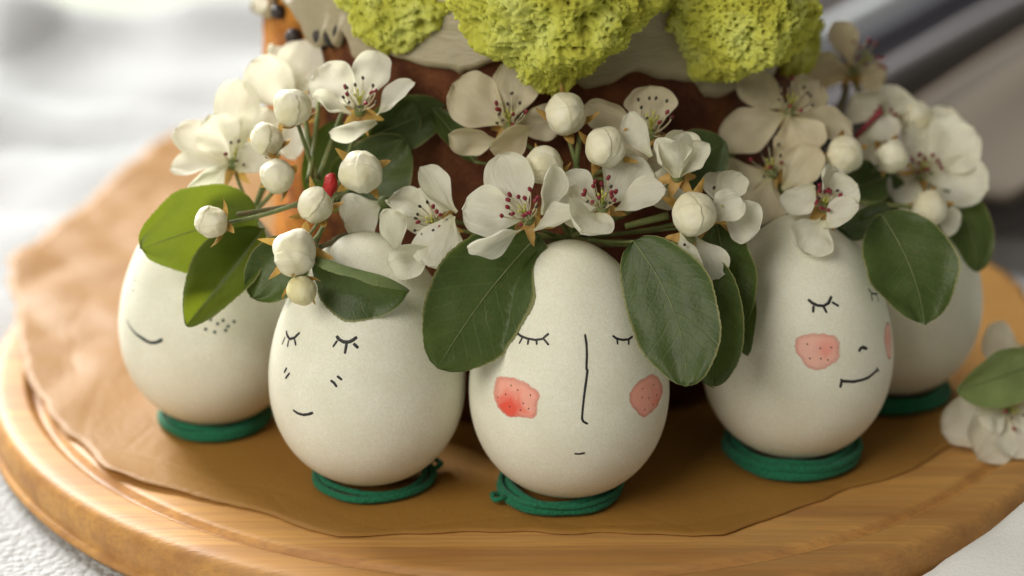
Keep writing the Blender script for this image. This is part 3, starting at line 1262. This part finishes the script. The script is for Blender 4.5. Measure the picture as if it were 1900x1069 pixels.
def surface(p0, p1, w, roll, cup, bend, twist, prof, nu, nv, seed, wave=.0, fold=0.0, mid=None, avoid=True, curl=0.0, teeth=0.0):
    """thin curved blade from p0 to p1; returns verts, faces, uvs, centre line"""
    t, n, s = frame(p0, p1, roll)
    L = (p1 - p0).length
    ctrl = (p0 + p1) / 2 + n * (bend * L)
    if mid is not None:
        ctrl = ctrl + mid
    V, UV, CL = [], [], []
    hw = w / 2
    for i in range(nu + 1):
        u = i / nu
        c = p0 * (1 - u) ** 2 + ctrl * 2 * u * (1 - u) + p1 * u * u
        tg = ((ctrl - p0) * (2 * (1 - u)) + (p1 - ctrl) * (2 * u)).normalized()
        nn = (n - tg * n.dot(tg)).normalized()
        ang = R(twist) * (u - .5)
        ss = tg.cross(nn)
        n2 = nn * math.cos(ang) + ss * math.sin(ang)
        s2 = tg.cross(n2)
        pw = prof(u)
        for j in range(nv + 1):
            v = -1 + 2 * j / nv
            x = hw * pw * v
            # across: arc-like cup, fold: V shape (asymmetric sign allowed)
            h = cup * hw * pw * (v * v) + abs(fold) * hw * pw * abs(v)
            sq = 1.0 / math.sqrt(1 + (cup * .9) ** 2 * v * v + fold * fold)
            if curl and v * math.copysign(1, curl) > 0:       # one half rolled over
                av = abs(v)
                a = abs(curl) * av
                x = math.copysign(1, v) * hw * pw * math.sin(a) / max(abs(curl), .01)
                h = hw * pw * (1 - math.cos(a)) / max(abs(curl), .01)
                sq = 1
            q = c + s2 * (x * sq) + n2 * h
            if wave:
                q = q + n2 * (wave * hw * noise.noise(Vector((u * 3.2 + seed, v * 1.6, seed * 1.7))) * (.3 + abs(v)))
                q = q + s2 * (wave * .5 * hw * noise.noise(Vector((u * 4 + seed, seed, v * 2))) * abs(v)) + tg * (wave * .35 * hw * noise.noise(Vector((v * 3.2, seed * 3, 1.))) * u)
            if teeth and abs(v) > .99:
                q = q + s2 * (v * hw * teeth * (((u * 38 + seed) % 1.0) - .5))
            if avoid:
                q = off_eggs(q)
            V.append(q)
            UV.append((u, j / nv))
            if j == nv // 2:
                CL.append((q, n2))
    Fc = []
    for i in range(nu):
        for j in range(nv):
            a = i * (nv + 1) + j
            Fc.append((a, a + 1, a + nv + 2, a + nv + 1))
    return V, Fc, UV, CL


class Sprig:
    def __init__(s, hub, label, base=None):
        s.hub = P(*hub)
        s.t = thing('blossom_sprig', tuple(s.hub), label, 'blossom sprig', 'pear blossom sprigs round the egg tops')
        s.k = 0

    def stem(s, a, b=None, r=.05, sag=.25, key='stem'):
        b = b if b is not None else s.hub
        mid = (a + b) / 2 + Vector((random.uniform(-.1, .1), random.uniform(0, .15), -sag))
        pts = [off_eggs(p, .03) for p in bez(a, mid, b, 12)]
        V, Fc = tube_data(pts, [r * (.85 + .3 * (i / 12)) for i in range(13)], 8)
        mesh_obj('stem', V, Fc, M[key], s.t)

    def leaf(s, b, t, w, roll=0, cup=.12, bend=.05, twist=0, blunt=.62, fold=.0, key='leaf', mid=(0, 0, 0), curl=0.0, wave=.17, pet=True):
        """b,t = (px,py,depth)"""
        p0, p1 = P(*b), P(*t)
        wd = w / FPX * (b[2] + t[2]) / 2
        s.k += 1
        mv = RGT * (mid[0] / FPX * b[2]) - UPV * (mid[1] / FPX * b[2]) + FWD * mid[2]
        V, Fc, UV, CL = surface(p0, p1, wd, roll, cup, bend, twist, lambda u: leaf_prof(u, blunt), 64, 16, s.k * 3.3 + b[0] * .01, wave, fold, mv, True, curl, .022)
        lo = mesh_obj('leaf', V, Fc, M[key], s.t, uvs=UV)
        cl = [q + n * .006 for q, n in CL]
        V, Fc = tube_data(cl, [.021 * (1 - .75 * i / (len(cl) - 1)) for i in range(len(cl))], 6)
        mesh_obj('midrib', V, Fc, M['midrib'], lo)
        if pet:
            s.stem(p0, None, .035, .1)
        return lo

    def blossom(s, c, petals, axis=(0, 0), n_st=13, key='petal', dark=.35, st=.55, sep=5, spread=.85, pist=True, stem=True):
        """c = centre (px,py,depth); petals: (tipx, tipy, ddepth, width px, roll, cup, bend[, basex, basey, dbase])"""
        C = P(*c)
        ax = (NCAM * .8 + UPV * .3 + RGT * (axis[0]) - UPV * axis[1]).normalized()
        s.k += 1
        # receptacle: small green cup
        V, Fc = sphere_data(C - ax * .10, .15, 12, 8, axis=ax, sc=(1, 1, .9))
        bl = mesh_obj('blossom', V, Fc, M['stem'], s.t)
        for i, pt in enumerate(petals):
            tx, ty, dd, w, roll, cup, bend = pt[:7]
            b = (pt[7], pt[8], c[2] + (pt[9] if len(pt) > 9 else 0)) if len(pt) > 7 else None
            tip = P(tx, ty, c[2] + dd)
            if b:
                p0 = P(*b)
            else:
                p0 = C + (tip - C).normalized() * .10 - ax * .05
            wd = w / FPX * c[2]
            V, Fc, UV, CL = surface(p0, tip, wd, roll, cup, bend, 0, petal_prof, 24, 16, s.k * 5.1 + i * 1.9, .22)
            mesh_obj('petal', V, Fc, M[key], bl, uvs=UV)
        # sepals behind the petals
        e1 = ax.orthogonal().normalized()
        e2 = ax.cross(e1)
        for i in range(sep):
            a = 2 * math.pi * (i + .37 * (s.k % 3)) / sep
            d = (e1 * math.cos(a) + e2 * math.sin(a)) * .8 - ax * .35
            p0 = C - ax * .10 + d.normalized() * .06
            p1 = p0 + d.normalized() * .50 - ax * .10
            V, Fc, UV, CL = surface(p0, p1, .30, 20, .3, .12, 20, lambda u: (1 - u) ** .7 + .02, 7, 4, i + s.k, .15)
            mesh_obj('sepal', V, Fc, M['sepal'], bl, uvs=UV)
        # pistils
        if pist:
            for i in range(4):
                a = 2 * math.pi * i / 4 + s.k
                d = (ax + (e1 * math.cos(a) + e2 * math.sin(a)) * .25).normalized()
                q = C + ax * .02
                pts = bez(q, q + ax * .2, q + d * (st * .75), 5)
                V, Fc = tube_data(pts, [.022, .02, .018, .017, .017, .026], 6)
                mesh_obj('pistil', V, Fc, M['pistil'], bl)
        rng = random.Random(s.k * 17 + int(c[0]))
        for i in range(n_st):
            a = 2 * math.pi * (i + rng.uniform(-.35, .35)) / n_st
            sp = spread * rng.uniform(.25, 1.0)
            d = (ax + (e1 * math.cos(a) + e2 * math.sin(a)) * sp).normalized()
            q = C + (e1 * math.cos(a) + e2 * math.sin(a)) * .10
            ln = st * rng.uniform(.7, 1.15)
            tip = q + d * ln
            ctl = q + (d + (e1 * math.cos(a) + e2 * math.sin(a)) * .35) * (ln * .5)
            pts = bez(q, ctl, tip, 6)
            dk = rng.random() < dark
            f1 = tube_data(pts, .0135, 5)
            rr = .045 if dk else .062
            f2 = sphere_data(tip, rr, 9, 6, axis=(d + Vector((rng.uniform(-.6, .6), 0, rng.uniform(-.6, .6)))), sc=(.75, .75, 1.15), fn=lambda v: 1 - .25 * (abs(v.x) < .25))
            V, Fc = join([f1, f2])
            fm = [0] * len(f1[1]) + [1] * len(f2[1])
            mesh_obj('stamen', V, Fc, [M['filament'], M['anther_dark' if dk else 'anther']], bl, fmat=fm)
        if stem:
            s.stem(C - ax * .16, None, .045, .3)
        return bl

    def bud(s, x, y, r, d, lean=(0, 0, .6), key='bud', sep=4, stem=True, squash=1.0, stemto=None, seplen=.40):
        """lean = direction the bud points: right, up, toward the camera"""
        C = P(x, y, d)
        rr = r / FPX * d
        ax = (RGT * lean[0] + UPV * lean[1] + NCAM * lean[2]).normalized()
        s.k += 1
        rng = random.Random(s.k * 31 + int(x))
        caps = []
        for i in range(2):
            v = Vector((rng.uniform(-1, 1), rng.uniform(-1, 1), rng.uniform(.1, .9))).normalized()
            caps.append((v, rng.uniform(.1, .5), .06 - .025 * i))

        def fn(q):
            k = 1.03 + .14 * noise.noise(q * 1.1 + Vector((s.k, 0, 0))) + .03 * noise.noise(q * 3.1 + Vector((s.k, 4, 0)))
            for v, c0, h in caps:
                wob = .08 * noise.noise(q * 3 + Vector((0, s.k, 0)))
                k += h * sstep(c0 - .02 + wob, c0 + .02 + wob, q.dot(v))
            return k
        V, Fc = sphere_data(C, rr * .91, 96, 72, axis=ax, sc=(1, 1, 1.03 * squash), fn=fn)
        uv = [(1.05 - (i // 96) / 72, (i % 96) / 96) for i in range(len(V))]
        b = mesh_obj('bud', V, Fc, M[key], s.t, uvs=uv)
        e1 = ax.orthogonal().normalized()
        e2 = ax.cross(e1)
        for i in range(sep):
            a = 2 * math.pi * (i + rng.uniform(-.2, .2)) / sep + s.k
            o = e1 * math.cos(a) + e2 * math.sin(a)
            p0 = C - ax * (rr * .95) + o * (rr * .30)
            p1 = C + o * (rr * (1.0 + seplen * rng.uniform(.6, 1.4))) - ax * (rr * rng.uniform(-.25, .35))
            pm = C + o * rr * 1.12 - ax * rr * .75
            t, n, sd = frame(p0, p1, 0)
            V, Fc = [], []
            for q in range(8):
                u = q / 7
                c = p0 * (1 - u) ** 2 + pm * 2 * u * (1 - u) + p1 * u * u
                tg = ((pm - p0) * (1 - u) + (p1 - pm) * u).normalized()
                w = tg.cross(o).normalized() if tg.cross(o).length > 1e-3 else e1
                up = w.cross(tg)
                hw = rr * .30 * (1 - u) ** .8 + .008
                for vv in (-1, 0, 1):
                    V.append(c + w * (hw * vv) + up * (-.35 * hw * (1 - abs(vv)) + .02 * noise.noise(Vector((u * 4, vv, s.k + i)))))
            for q in range(7):
                for vv in range(2):
                    z = q * 3 + vv
                    Fc.append((z, z + 1, z + 4, z + 3))
            mesh_obj('sepal', V, Fc, M['sepal'], b)
        # calyx
        V, Fc = sphere_data(C - ax * (rr * 1.02), rr * .40, 12, 8, axis=ax, sc=(1, 1, .8))
        mesh_obj('calyx', V, Fc, M['stem'], b)
        if stem:
            s.stem(C - ax * (rr * 1.25), P(*stemto) if stemto else None, .05, .15)
        return b


# --- sprig on the leftmost egg
s1 = Sprig((470, 395, 49.6), 'white blossom sprig with sunlit green leaves over the leftmost egg')
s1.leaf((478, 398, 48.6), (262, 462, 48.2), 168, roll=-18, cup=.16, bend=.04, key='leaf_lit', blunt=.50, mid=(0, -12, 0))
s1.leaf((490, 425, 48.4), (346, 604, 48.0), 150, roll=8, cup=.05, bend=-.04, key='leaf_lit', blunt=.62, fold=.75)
s1.blossom((435, 300, 49.4), [
    (442, 148, .6, 92, 10, .35, -.06), (388, 214, -.1, 92, -10, .3, .0), (324, 238, .5, 78, 20, .4, -.06), (505, 205, .9, 80, 0, .3, .0),
    (316, 314, -.2, 66, 45, .3, .05), (346, 350, -.5, 70, -52, .35, .08), (492, 272, -.5, 62, 10, .3, .1, 440, 318, -.2)], axis=(.3, -.2), n_st=7, dark=.8)
s1.blossom((548, 205, 50.4), [
    (468, 112, -.2, 98, 8, .35, .0), (562, 74, .4, 98, -8, .3, .0), (506, 84, .8, 60, 35, .4, .0), (548, 296, -.3, 66, 25, .3, .1), (606, 150, .1, 70, -20, .4, .0)], axis=(.2, -.1), n_st=4, dark=.8)
s1.bud(495, 259, 31, 47.8, lean=(-.35, .35, .75))
s1.bud(513, 326, 33, 47.4, lean=(-.35, -.05, .8))
s1.bud(392, 413, 31, 47.0, lean=(-.55, .0, .75), stemto=(560, 375, 47.8), seplen=.75)

# --- sprig on the second egg
s2 = Sprig((620, 370, 48.6), 'blossom sprig with hanging round buds and a curled leaf over the second egg')
s2.blossom((668, 200, 48.2), [
    (700, 95, .4, 80, -8, .3, -.03), (588, 128, .3, 92, 5, .3, .0), (577, 176, -.4, 66, 60, .5, -.18, 652, 212, -.1),
    (770, 154, -.3, 62, -52, .4, .04, 700, 214, -.1), (611, 246, -.8, 62, -58, .3, .08, 697, 222, -.3)], axis=(.0, -.35), n_st=13, dark=.45, st=.62)
s2.bud(543, 199, 36, 47.6, lean=(-.1, .5, .75), stemto=(585, 330, 48.4))
s2.bud(668, 319, 41, 46.8, lean=(.0, -.05, .9), seplen=.45)
s2.bud(585, 381, 34, 46.8, lean=(.0, .2, .9), seplen=.45)
s2.bud(547, 466, 44, 46.0, lean=(-.1, -.1, .9), seplen=.5, stemto=(600, 420, 47.6))
s2.bud(558, 540, 28, 46.0, lean=(.1, -.55, .6), key='bud_yellow', seplen=.55, stemto=(585, 470, 47.2))
s2.leaf((560, 455, 47.6), (468, 552, 47.6), 120, roll=10, cup=.1, bend=.05, blunt=.55)
s2.leaf((578, 484, 46.6), (756, 540, 46.1), 160, roll=30, cup=.1, bend=.03, blunt=.52, curl=-2.3, key='leaf', mid=(0, 4, 0))
s2.leaf((668, 262, 49.2), (826, 196, 49.4), 105, roll=12, cup=.25, bend=.03, blunt=.55)
s2.leaf((640, 398, 48.9), (750, 258, 49.0), 150, roll=-10, cup=.2, bend=.03, blunt=.55)
s2.leaf((700, 290, 49.5), (768, 190, 49.2), 90, roll=20, cup=.25, bend=.03, blunt=.55)
s2.leaf((600, 395, 49.4), (628, 225, 49.8), 120, roll=15, cup=.25, bend=.03, blunt=.6)
for (ax_, ay_, ad_, bx_, by_, bd_) in ((560, 178, 49.2, 585, 330, 48.2), (640, 196, 48.9, 590, 335, 48.4), (592, 168, 49.4, 572, 340, 48.0)):
    s2.stem(P(ax_, ay_, ad_), P(bx_, by_, bd_), .06, .0)
s2.stem(P(440, 398, 47.6), P(600, 372, 48.2), .06, .05, 'twig')
s2.stem(P(590, 460, 47.3), P(700, 410, 48.4), .07, .1, 'twig')

# red scrap tucked between the stems
c = P(613, 345, 48.0)
V, Fc = sphere_data(c, .22, 20, 14, axis=(.2, 0, 1), sc=(.75, .6, 1.25), fn=lambda d: 1 + .35 * noise.noise(d * 2.6))
rs = mesh_obj('red_scrap', V, Fc, M['red'], origin=tuple(c))
tag(rs, 'small bright red scrap tucked among the buds above the second egg', 'scrap')

# --- sprig between second and middle egg, and the middle egg
s3 = Sprig((1060, 440, 48.6), 'front blossom sprig with broad dark leaves hanging either side of the middle egg')
s3.leaf((1000, 436, 46.9), (812, 684, 46.1), 212, roll=-10, cup=.10, bend=.04, blunt=.50, mid=(-22, -8, 0))
s3.leaf((1176, 448, 46.4), (1274, 716, 45.5), 172, roll=14, cup=.12, bend=.05, blunt=.50, mid=(56, 0, 0))
s3.leaf((1285, 470, 47.0), (1322, 718, 46.6), 140, roll=20, cup=.12, bend=.05, blunt=.52, mid=(30, 0, 0))
s3.leaf((1330, 415, 47.4), (1372, 604, 47.3), 110, roll=15, cup=.2, bend=.04, blunt=.5)
s3.leaf((1360, 470, 47.9), (1386, 660, 47.7), 70, roll=25, cup=.15, bend=.04, blunt=.6)
s3.blossom((978, 402, 46.5), [
    (858, 388, -.1, 100, 8, .25, .04), (926, 287, .35, 98, -6, .22, -.02), (1024, 305, -.2, 66, 42, .55, .06, 1006, 398, 0),
    (1072, 398, -.5, 70, -55, .45, .05, 990, 428, -.1), (866, 457, -.8, 74, -56, .35, .06, 966, 426, -.2)], axis=(-.28, -.1), n_st=16, dark=.25, st=.52)
s3.blossom((1118, 380, 46.8), [
    (1038, 335, .3, 78, 35, .5, .0), (1034, 388, -.1, 82, 10, .2, .02), (1078, 432, -1.0, 104, 8, .4, .12, 1104, 396, -.15),
    (1236, 352, -.3, 80, -38, .4, .05, 1142, 392, 0), (1190, 292, .5, 108, 0, .2, .0), (1272, 345, .7, 80, 0, .2, 0, 1180, 360, .3)], axis=(-.05, -.3), n_st=16, dark=.3, st=.50)
s3.blossom((808, 415, 47.3), [
    (722, 372, .3, 78, 40, .5, .22), (780, 310, -.1, 74, 42, .4, -.16, 846, 396, 0), (742, 398, .4, 88, 10, .3, .0, 838, 382, .2),
    (716, 388, -.4, 74, 40, .4, -.1, 738, 472, -.3), (796, 496, -.9, 106, 5, -.3, -.05, 840, 400, -.5), (720, 490, -.7, 78, -35, .3, .05, 806, 462, -.6)], axis=(-.3, .1), n_st=14, dark=.6, st=.5)
s3.blossom((712, 372, 47.9), [(640, 418, .0, 96, 5, .2, .03)], n_st=0, sep=0, pist=False)
s3.bud(1050, 211, 40, 47.4, lean=(.0, .45, .8), seplen=.5, stemto=(1075, 330, 47.9))
s3.bud(1125, 274, 39, 46.9, lean=(.15, .1, .9), seplen=.5)
s3.bud(1008, 308, 37, 47.1, lean=(-.05, .5, .7), seplen=.5)
s3.bud(1290, 396, 42, 46.3, lean=(.1, -.1, .9), seplen=.6, stemto=(1240, 470, 47.4))
s3.blossom((1258, 322, 46.7), [
    (1228, 256, -.3, 92, 18, 1.0, -.22, 1252, 330, -.1), (1314, 266, -.2, 74, -30, .7, -.18, 1262, 328, -.1), (1266, 244, .3, 84, 0, .6, .05, 1260, 326, .2),
    (1254, 262, -.75, 84, 0, -.7, -.30, 1258, 330, -.3), (1168, 208, .4, 62, -35, .5, .05, 1210, 290, .3)], n_st=0, pist=False, axis=(0, -.3))
s3.blossom((1335, 388, 47.0), [
    (1376, 322, .2, 74, -30, .5, -.12), (1410, 424, -.2, 86, 5, .25, .0), (1374, 366, -.4, 70, -15, .4, .05, 1322, 412, -.4), (1330, 320, .5, 70, 10, .3, 0)], n_st=4, dark=.8)
s3.blossom((1278, 442, 46.5), [
    (1301, 510, -.35, 64, 48, .4, .05, 1262, 432, -.2), (1332, 518, .2, 74, 0, .2, .0, 1290, 440, .1)], n_st=2, sep=3, pist=False, dark=.8)
for (ax_, ay_, ad_) in ((1076, 250, 47.7), (1150, 400, 47.4), (1085, 320, 47.8)):
    s3.stem(P(ax_, ay_, ad_), None, .065, .1)
s3.stem(P(1160, 420, 47.2), P(1240, 400, 47.2), .08, .05)
s3.stem(P(880, 440, 47.6), P(1250, 450, 48.3), .09, .15, 'twig')

# --- back sprig between middle egg and cake
s4 = Sprig((1080, 330, 49.2), 'shaded blossom sprig standing behind the middle egg, against the cake')
s4.blossom((945, 232, 48.2), [
    (840, 158, .1, 108, 0, .18, .02), (966, 112, .2, 92, 0, .18, .02), (832, 250, -.2, 76, -45, .4, .0, 926, 262, -.1),
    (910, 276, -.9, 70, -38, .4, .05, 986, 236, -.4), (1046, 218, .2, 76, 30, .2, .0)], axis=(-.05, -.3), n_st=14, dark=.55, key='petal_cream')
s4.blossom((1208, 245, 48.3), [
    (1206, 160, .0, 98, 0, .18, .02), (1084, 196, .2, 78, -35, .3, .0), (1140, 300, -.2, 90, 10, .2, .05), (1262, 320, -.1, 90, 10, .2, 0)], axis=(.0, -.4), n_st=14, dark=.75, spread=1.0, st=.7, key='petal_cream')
s4.leaf((1240, 330, 49.0), (1345, 262, 49.3), 120, roll=10, cup=.2)
s4.leaf((880, 300, 49.0), (800, 200, 49.3), 60, roll=30, cup=.2)

# --- sprig on the smirking egg
s5 = Sprig((1520, 430, 50.2), 'blossom sprig with purple-centred flower over the smirking egg')
s5.blossom((1530, 380, 48.2), [
    (1466, 398, .0, 76, 38, .3, .05, 1512, 345, .1), (1540, 306, .0, 96, 50, .5, -.1), (1592, 342, -.2, 78, -15, .35, .0),
    (1594, 380, -.6, 64, -45, .4, .06, 1528, 424, -.3), (1490, 468, -.5, 92, 0, .2, .04, 1524, 408, -.2)], axis=(.0, -.05), n_st=18, dark=.1, st=.36)
s5.blossom((1466, 205, 50.2), [
    (1334, 266, -.2, 86, 0, .2, .02), (1500, 286, -.5, 98, 0, .2, .04), (1582, 250, .0, 74, -30, .3, .02), (1372, 142, .2, 72, 5, .2, 0), (1520, 152, .3, 84, 5, .2, 0)],
    axis=(.0, -.3), n_st=12, dark=.8, key='petal_cream', st=.65)
s5.blossom((1432, 318, 49.8), [
    (1522, 276, -.4, 80, -15, .35, .04, 1452, 352, -.2), (1404, 440, -.4, 92, 0, .2, .03), (1318, 345, .2, 84, 10, .25, 0), (1480, 255, .4, 70, 0, .2, 0)],
    axis=(-.2, -.2), n_st=10, dark=.8, key='petal_cream')
s5.bud(1568, 286, 36, 49.6, lean=(.05, .05, .9), key='bud')
s5.bud(1655, 291, 31, 50.4, lean=(.1, -.1, .9), key='bud')
s5.leaf((1636, 398, 48.6), (1716, 602, 47.9), 176, roll=-8, cup=.12, bend=.05, blunt=.56, mid=(26, 0, 0))
s5.leaf((1652, 388, 49.4), (1535, 432, 48.8), 80, roll=-40, cup=.25, bend=.05, blunt=.6)
s5.leaf((1500, 430, 50.0), (1330, 450, 49.5), 70, roll=-30, cup=.2)
s5.leaf((1640, 330, 50.9), (1560, 360, 50.2), 90, roll=10, cup=.2)
s5.leaf((1330, 330, 51.0), (1300, 250, 51.2), 90, roll=10, cup=.2)
s5.stem(P(1700, 385, 50.6), P(1560, 372, 50.0), .06, .05)

# --- sprig on the rightmost egg
s6 = Sprig((1700, 400, 52.4), 'blurred white blossom sprig over the rightmost egg, a flower on top')
s6.blossom((1708, 322, 51.6), [
    (1718, 228, .2, 96, 5, .3, .0), (1806, 236, -.2, 116, -5, .25, .0), (1834, 352, -.4, 108, -12, .35, .05), (1660, 374, -.2, 76, 20, .4, .05), (1762, 200, .6, 90, 0, .3, 0)],
    axis=(.1, -.2), n_st=14, dark=.3, st=.5)
s6.blossom((1640, 222, 51.8), [
    (1584, 172, -.1, 100, -30, .6, -.10), (1664, 160, .0, 104, 20, .6, -.08), (1700, 200, .3, 90, 0, .3, 0), (1672, 236, -.6, 60, -30, .4, .05, 1598, 252, -.4), (1738, 214, .0, 74, 0, .5, .05, 1672, 250, .1), (1600, 300, .2, 60, 10, .3, 0)],
    axis=(-.1, .1), n_st=8, dark=.1, st=.3)
s6.blossom((1588, 128, 53.4), [
    (1546, 40, .0, 70, 25, .4, -.06), (1640, 150, .2, 70, 20, .4, 0), (1490, 116, -.2, 78, -20, .4, .06, 1580, 140, 0)],
    axis=(.7, -.5), n_st=12, dark=.0, st=.7, key='petal_cream')
s6.bud(1725, 389, 34, 50.4, lean=(.0, -.1, .9))
s6.bud(1702, 216, 30, 52.0, lean=(.1, .3, .8))
s6.blossom((1735, 410, 50.6), [(1782, 416, .0, 58, 0, .4, .05, 1736, 406, .1)], n_st=0, sep=2, pist=False)
s6.leaf((1752, 352, 51.4), (1814, 504, 51.0), 96, roll=-15, cup=.15, bend=.05, blunt=.6, mid=(24, -10, 0))
s6.leaf((1660, 390, 51.6), (1620, 320, 51.4), 80, roll=15, cup=.2)
s6.stem(P(1572, 158, 53.2), P(1545, 235, 52.6), .09, .0, 'twig')
s6.stem(P(1545, 235, 52.6), None, .09, .2, 'twig')
s6.stem(P(1582, 262, 51.4), P(1636, 205, 51.2), .07, .0, 'anther')

# --- fallen blossom on the board at the right
s7 = Sprig((1925, 740, 51.5), 'fallen blossom with a green leaf lying on the paper at the right edge')
s7.leaf((1930, 672, 50.6), (1776, 726, 50.2), 118, roll=-20, cup=.28, bend=.05, blunt=.55, key='leaf_pale')
s7.blossom((1870, 758, 51.0), [
    (1745, 800, -.1, 100, 5, .35, .05), (1815, 850, -.6, 110, 0, .3, .04), (1905, 852, -.6, 110, 0, .3, .04), (1950, 780, -.2, 90, 0, .3, .03), (1815, 770, -.4, 90, 10, .3, .05)],
    axis=(.2, .3), n_st=8, dark=.3)
s7.blossom((1905, 648, 52.4), [(1822, 632, .3, 84, 20, .3, .03)], n_st=0, sep=2, pist=False)

for o in bpy.data.objects:
    if '_o' in o:
        del o['_o']
